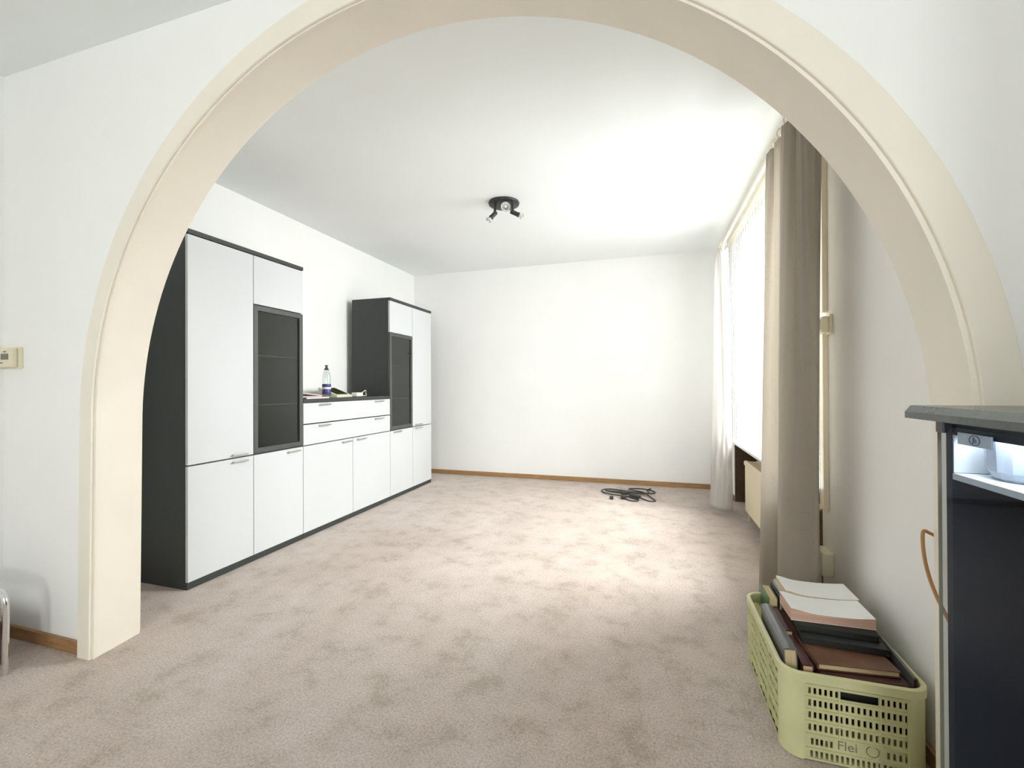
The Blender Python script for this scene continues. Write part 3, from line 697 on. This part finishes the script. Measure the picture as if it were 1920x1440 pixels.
def end_holes():
    hs = [(-0.036, 0.190, 0.058, 0.214)]
    for k, r in enumerate(rows):
        if k < 4:
            hs += slots(e0, e0 + 0.068, 6, r)
            if k: hs += slots(-0.033, 0.053, 7, r)
            hs += slots(0.068, 0.136, 6, r)
        elif k == 4:
            hs += slots(e0 + 0.006, e0 + 0.054, 5, r); hs += slots(0.080, 0.136, 5, r)
        else: hs += slots(e0 + 0.004, 0.136, 20, r)
    return hs
EM = Matrix(((1, 0, 0, 0), (0, 0, 1, Y0 + 0.006), (0, 1, 0, 0), (0, 0, 0, 1)))
ep = MB().panel([X0 + RC, X1 - RC], [0.004, 0.228], end_holes(), TH, EM).build('end_panel', MT['crate'], t)
# raised grid of ribs on the end panel, one part
rb = MB()
for z in (0.2225, 0.185, 0.1495, 0.114, 0.0775, 0.0365): rb.box((X0 + RC, Y0 + 0.001, z - 0.0022), (X1 - RC, Y0 + 0.006, z + 0.0022))
for x in (X0 + RC + 0.002, -0.0385, 0.0605, X1 - RC - 0.002): rb.box((x - 0.002, Y0 + 0.0014, 0.078 if x == -0.0385 else 0.006), (x + 0.002, Y0 + 0.006, 0.226))
o = rb.build('ribs', MT['crate'], t); o['kind'] = 'stuff'
LM = Matrix(((1, 0, 0, 0), (0, 0, -1, Y0 + 0.0065), (0, 1, 0, 0), (0, 0, 0, 1)))
text_mesh('Flei', 0.037, 0.0011, MT['engrave'], t, LM @ Matrix.Translation((-0.019, 0.058, 0.0)))
MB().tube([(0.042 + 0.0150 * math.cos(a), Y0 + 0.0055, 0.0585 + 0.0150 * math.sin(a)) for a in [2 * PI * k / 24 for k in range(24)]], 0.0012, 6, True).build('round_mark', MT['engrave'], t)
MB().panel([X0 + RC, X1 - RC], [0.004, 0.228], [h for h in end_holes()], TH, Matrix(((1, 0, 0, 0), (0, 0, 1, Y1 - 0.010), (0, 1, 0, 0), (0, 0, 0, 1)))).build('end_panel', MT['crate'], t)
for sx in (X0 + 0.006, X1 - 0.010):
    hs = []
    for k, r in enumerate(rows[:6]):
        for (a, b) in ((-0.185, -0.075), (-0.055, 0.060), (0.080, 0.190)):
            hs += [(a + d * 0.0375, r - 0.010, a + d * 0.0375 + 0.030, r + 0.010) for d in range(3)]
    MB().panel([Y0 + RC, Y1 - RC], [0.004, 0.228], hs, TH, Matrix(((0, 0, 1, sx), (1, 0, 0, 0), (0, 1, 0, 0), (0, 0, 0, 1)))).build('side_panel', MT['crate'], t)
    rb = MB(); a, b = (sx - 0.005, sx) if sx < 0 else (sx + TH, sx + TH + 0.005)
    for z in (0.2225, 0.185, 0.1495, 0.114, 0.0775, 0.0365): rb.box((a, Y0 + RC, z - 0.0022), (b, Y1 - RC, z + 0.0022))
    for y in (Y0 + RC + 0.002, -0.065, 0.070, Y1 - RC - 0.002): rb.box((a + 0.0004, y - 0.002, 0.006), (b, y + 0.002, 0.226))
    o = rb.build('ribs', MT['crate'], t); o['kind'] = 'stuff'

# ------------------------------------------------------------------ books
def book(name, label, cat, origin, ex, ey, ez, Wd, Ln, T, cover, pages, hard=True, bend=0.0):
    """local x: spine -> fore edge (Wd), y: length (Ln), z: thickness (T); ex/ey/ez are their world directions"""
    R = Matrix((Vector(ex).normalized(), Vector(ey).normalized(), Vector(ez).normalized())).transposed().to_4x4()
    t = thing(name, label, cat, origin); t.matrix_world = Matrix.Translation(origin) @ R
    c = 0.0025 if hard else 0.0012; o = 0.003 if hard else 0.0
    def bendit(mb):
        if bend:
            for v in mb.bm.verts:
                x = v.co.y / Ln
                v.co.z += bend * (0.55 * math.exp(-((x - 0.02) / 0.16) ** 2) - 0.5 * math.sin(PI * x) * 0.5 + 0.42 * max(0, x - 0.75) * 2) * (v.co.z / T)
        return mb
    def slab(a, b, n=18):
        if not bend: return MB().box(a, b, 0.0008)
        mb = MB(); rings = []
        for k in range(n + 1):
            y = a[1] + (b[1] - a[1]) * k / n
            rings.append([mb.bm.verts.new(p) for p in ((a[0], y, a[2]), (b[0], y, a[2]), (b[0], y, b[2]), (a[0], y, b[2]))])
        for A, B in zip(rings, rings[1:]):
            for k in range(4): mb.bm.faces.new((A[k], A[(k + 1) % 4], B[(k + 1) % 4], B[k]))
        mb.bm.faces.new(rings[0]); mb.bm.faces.new(rings[-1][::-1])
        return bendit(mb)
    slab((0.0, -o, T - c), (Wd + o, Ln + o, T)).build('cover', cover, t, bool(bend))
    slab((0.0, -o, 0), (Wd + o, Ln + o, c)).build('cover', cover, t, bool(bend))
    mb = MB(); n = 6
    pr = [(-0.004 * math.sin(PI * k / n), T * k / n) for k in range(n + 1)] + [(0.0025, T), (0.0025, 0)]
    A = [mb.bm.verts.new((x, -o, z)) for x, z in pr]; B = [mb.bm.verts.new((x, Ln + o, z)) for x, z in pr]
    for k in range(len(pr)): mb.bm.faces.new((A[k], A[(k + 1) % len(pr)], B[(k + 1) % len(pr)], B[k]))
    mb.bm.faces.new(A); mb.bm.faces.new(B[::-1])
    if not bend: mb.build('spine', cover, t, True)
    else: mb.bm.free()
    slab((0.003, 0, c), (Wd - 0.001, Ln, T - c)).build('pages', pages, t, bool(bend))
    return t
XP, YP, ZP, XN, YN, ZN = (1, 0, 0), (0, 1, 0), (0, 0, 1), (-1, 0, 0), (0, -1, 0), (0, 0, -1)
def rot(ang): return (math.cos(ang), math.sin(ang), 0), (-math.sin(ang), math.cos(ang), 0)
# standing volumes along the left side (spine or page edge upwards); x = down, y = along the crate, z = across
book('book', 'yellowed booklet standing at the far left corner of the crate', 'book', (0.394, 1.855, 0.225), ZN, YP, XP, 0.205, 0.135, 0.026, MT['pagesy'], MT['pagesy'], False)
book('book', 'green book standing upright at the far end of the crate', 'book', (0.428, 1.875, 0.085), ZP, YP, XP, 0.215, 0.12, 0.030, MT['greenc'], MT['pages'])
book('book', 'dark grey hardback standing spine up along the crate left side', 'book', (0.3925, 1.552, 0.290), (0.06, 0, -1), YP, (1, 0, 0.06), 0.185, 0.285, 0.036, MT['greyc'], MT['pages'])
book('book', 'dark red book standing at the near left corner, beside the grey hardback', 'book', (0.437, 1.530, 0.262), ZN, YP, XP, 0.19, 0.155, 0.030, MT['maroon'], MT['pages'])
book('book', 'narrow dark brown book standing between grey hardback and white books', 'book', (0.437, 1.70, 0.275), ZN, YP, XP, 0.19, 0.16, 0.022, MT['maroon'], MT['pages'])
book('folder', 'thin black folder standing beside the green book', 'folder', (0.463, 1.875, 0.305), ZN, YP, XP, 0.22, 0.13, 0.008, MT['black'], MT['pages'], False)
book('folder', 'pale grey folder standing at the far end beneath the white books', 'folder', (0.474, 1.905, 0.322), ZN, YP, XP, 0.23, 0.10, 0.012, MT['paleg'], MT['paper'], False)
# flat pile on the right
PX = 0.488
ex, ey = rot(0.0)
book('book', 'thick dark red album at the bottom of the crate pile', 'book', (PX, 1.530, 0.012), XP, YP, ZP, 0.222, 0.44, 0.085, MT['maroon'], MT['pages'])
book('book', 'thick black album second from the bottom of the crate pile', 'book', (PX, 1.535, 0.099), XP, YP, ZP, 0.220, 0.36, 0.105, MT['black'], MT['black'])
ex, ey = rot(-0.03)
book('book', 'dark red book with cream page edges low at the near end of the crate', 'book', (0.482, 1.530, 0.206), ex, ey, ZP, 0.226, 0.34, 0.020, MT['maroon'], MT['pages'])
ex, ey = rot(0.06)
book('book', 'brown book with cream page edges, above the dark red one at near end', 'book', (0.483, 1.526, 0.228), ex, ey, ZP, 0.222, 0.33, 0.015, MT['maroon'], MT['pages'])
ex, ey = rot(0.10)
book('book', 'tan-edged brown book directly under the black binders in the crate', 'book', (0.483, 1.548, 0.2445), ex, ey, ZP, 0.214, 0.32, 0.0185, MT['brownc'], MT['pages'])
ex, ey = rot(-0.05)
book('binder', 'lower black binder in the crate pile, wider of the two', 'binder', (0.474, 1.655, 0.2645), ex, ey, ZP, 0.226, 0.30, 0.020, MT['black'], MT['black'])
ex, ey = rot(-0.05)
book('binder', 'upper black binder lying right under the white books', 'binder', (0.470, 1.694, 0.2855), ex, ey, ZP, 0.224, 0.27, 0.018, MT['black'], MT['black'])
# white soft-cover books, spine towards the far end, curling
book('book', 'nearer white soft-cover book with pinkish page edges on top of the crate', 'book', (0.456, 1.845, 0.3045), (0.02, -1, 0), (1, 0.02, 0), ZP, 0.130, 0.243, 0.032, MT['whitec'], MT['pagesp'], False, 0.016)
book('book', 'farther white soft-cover book on top of the crate, beside the curtain', 'book', (0.478, 1.985, 0.3045), (0.01, -1, 0), (1, 0.0, 0), ZP, 0.133, 0.228, 0.034, MT['whitec'], MT['pages'], False, 0.016)
# folder standing along the wall side
book('folder', 'dark grey folder standing along the wall side of the crate', 'folder', (0.7175, 1.545, 0.262), (0, 0.06, -1), (0, 1, 0.06), XP, 0.215, 0.44, 0.010, MT['greyc'], MT['maroon'], False)

# ------------------------------------------------------------------ glass-fronted cabinet at the right edge
GA, GB, GT = 1.117, 0.26, 1.0575          # far end, near end, top height
t = thing('display_cabinet', 'black glass-fronted cabinet with a sloping-edged dark top beside the right arch jamb', 'cabinet', (0.65, 0.69, 0))
L = Vector((-0.65, -0.69, 0))
G0 = 0.549                                 # front face
mb = MB(); prof = [(0.508, GT - 0.026), (0.508, GT - 0.013), (0.518, GT), (UR - 0.004, GT), (UR - 0.004, GT - 0.026)]
def ends(y, ins): return [mb.bm.verts.new((x, y, z)) for x, z in prof]
rr = []
for (y, ins) in ((GB, 0), (GA, 0)): rr.append(ends(y, ins))
for k in range(5): mb.bm.faces.new((rr[0][k], rr[0][(k + 1) % 5], rr[1][(k + 1) % 5], rr[1][k]))
mb.bm.faces.new(rr[0]); mb.bm.faces.new(rr[1][::-1])
mb.build('top_board', MT['stovetop'], t, at=L)
a = 0.018
MB().box((G0 + 0.012, GA - 0.030 - a, 0.0), (UR - 0.004, GA - 0.030, GT - 0.027)).build('side_panel', MT['carcass'], t, at=L)
MB().box((G0 + 0.012, GB + 0.03, 0.0), (UR - 0.004, GB + 0.03 + a, GT - 0.027)).build('side_panel', MT['carcass'], t, at=L)
MB().box((UR - 0.014, GB + 0.05, 0.02), (UR - 0.004, GA - 0.05, GT - 0.027)).build('back_panel', MT['carcass'], t, at=L)
MB().box((G0 + 0.012, GB + 0.05, 0.0), (UR - 0.015, GA - 0.05, 0.05)).build('base_panel', MT['carcass'], t, at=L)
d = MB().box((-0.005, GB + 0.03, 0.03), (0.0, GA - 0.026, GT - 0.038), 0.001).build('glass_door', MT['vglass'], t)
d.location = Vector((G0 + 0.006, 0, 0)) + L
MB().box((-0.0055, GA - 0.0262, 0.03), (0.0005, GA - 0.0248, GT - 0.038)).build('door_edge', MT['gedge'], d)
MB().box((-0.009, GA - 0.050, GT - 0.052), (0.020, GA - 0.026, GT - 0.027), 0.002).build('hinge', MT['cap'], d)
sh = MB().box((G0 + 0.011, GB + 0.05, 0.917), (UR - 0.015, GA - 0.05, 0.929), 0.001).build('shelf', MT['added_board'], t, at=L)  # shelf made up to imitate a window sill reflected in the glass
sh['label'] = 'added white shelf imitating a reflected window sill'
MB().box((G0 + 0.012, GB + 0.05, GT - 0.055), (G0 + 0.024, GA - 0.05, GT - 0.0275)).build('fascia', MT['carcass'], t, at=L)
MB().box((G0 + 0.026, GB + 0.06, GT - 0.040), (G0 + 0.044, GA - 0.07, GT - 0.029)).build('added_strip_light', MT['added_strip'], t, at=L)  # lamp added so the glass looks as bright as a reflected window
ln = MB().box((G0 + 0.013, GA - 0.051, 0.930), (UR - 0.015, GA - 0.0485, GT - 0.0275)).build('added_end_liner', MT['added_board'], t, at=L); ln['label'] = 'added white liner imitating a bright reflection above the shelf'  # both white liners are added to fill out the imitated reflection
ln = MB().box((UR - 0.018, GB + 0.05, 0.930), (UR - 0.0145, GA - 0.052, GT - 0.0275)).build('added_back_liner', MT['added_board'], t, at=L); ln['label'] = 'added white liner imitating a bright reflection above the shelf'
pl = MB().box((-0.003, 0.940, 0.990), (0.0, 1.025, 1.012), 0.001).build('name_plate', MT['plate'], t)
pl.location = Vector((G0 - 0.0003, 0, 0)) + L
tm = Matrix(((0, 0, -1, -0.0032), (-1, 0, 0, 0.980), (0, 1, 0, 1.001), (0, 0, 0, 1)))
text_mesh('Jh', 0.014, 0.0004, MT['platek'], pl, tm)
MB().tube([(-0.0032, 0.980 + 0.013 * math.cos(q), 1.001 + 0.0085 * math.sin(q)) for q in [2 * PI * k / 24 for k in range(24)]], 0.0008, 6, True).build('emblem_ring', MT['platek'], pl)
# made-up white pots imitating window slats reflected in the glass
for k, (y, lab) in enumerate(((1.005, 'added white ribbed shape imitating a reflected slat, farthest along the glass'), (0.885, 'added white ribbed shape imitating a reflected slat, second from the far end'), (0.765, 'added white ribbed shape imitating a reflected slat, third along the cabinet'), (0.645, 'added white ribbed shape imitating a reflected slat, at the near end'))):
    p = thing('added_pot', lab, 'added_pot', (0.642, y, 0.9295), group='added pots imitating a reflected window')
    n = 32; mb = MB(); rings = []
    for (r, z) in ((0.0, 0.0), (0.044, 0.0), (0.050, 0.004), (0.053, 0.012), (0.057, 0.016), (0.060, 0.085), (0.056, 0.085), (0.052, 0.016), (0.0, 0.010)):
        if r == 0: rings.append([mb.bm.verts.new((0, 0, z))])
        else: rings.append([mb.bm.verts.new((r * (1 + 0.03 * (q % 2)) * math.cos(2 * PI * q / n), r * (1 + 0.03 * (q % 2)) * math.sin(2 * PI * q / n), z)) for q in range(n)])
    for A, B in zip(rings, rings[1:]):
        for q in range(n):
            f = []
            for e in (A[q % len(A)], A[(q + 1) % len(A)], B[(q + 1) % len(B)], B[q % len(B)]):
                if e not in f: f.append(e)
            mb.bm.faces.new(f)
    mb.build('body', MT['added_pot'], p)

# orange cord looping round the right jamb to behind the cabinet
tag(MB().tube(spline([(0.72, 1.425, 0.70), (0.700, 1.425, 0.712), (0.680, 1.415, 0.715), (0.664, 1.375, 0.66), (0.664, 1.34, 0.60), (0.672, 1.29, 0.54), (0.686, 1.22, 0.48), (0.690, 1.17, 0.44), (0.700, 1.12, 0.40)], 50), 0.0042, 8).build('cord', MT['cordo'], None, True),
    'orange brown cord looping past the right arch jamb to the cabinet', 'cord')

# ------------------------------------------------------------------ chrome framed stand at the left edge
t = thing('magazine_stand', 'low stand of bent chrome tube with a dark panel at the left wall', 'stand', (-2.56, 1.06, 0), 0)
for y in (0.0, -0.30):
    MB().tube(spline([(0.19, y, 0.0), (0.19, y, 0.12), (0.19, y, 0.26), (0.175, y, 0.300), (0.14, y, 0.315), (0.0, y, 0.318), (-0.14, y, 0.315), (-0.175, y, 0.300), (-0.19, y, 0.26), (-0.19, y, 0.12), (-0.19, y, 0.0)], 60), 0.0105, 12).build('frame_tube', MT['chrome'], t, True)
MB().box((-0.175, -0.004, 0.03), (0.158, 0.002, 0.20), 0.002).build('side_panel', MT['maroon'], t)
MB().box((-0.180, -0.30, 0.09), (0.060, 0.0, 0.10), 0.002).build('bottom_panel', MT['black'], t)
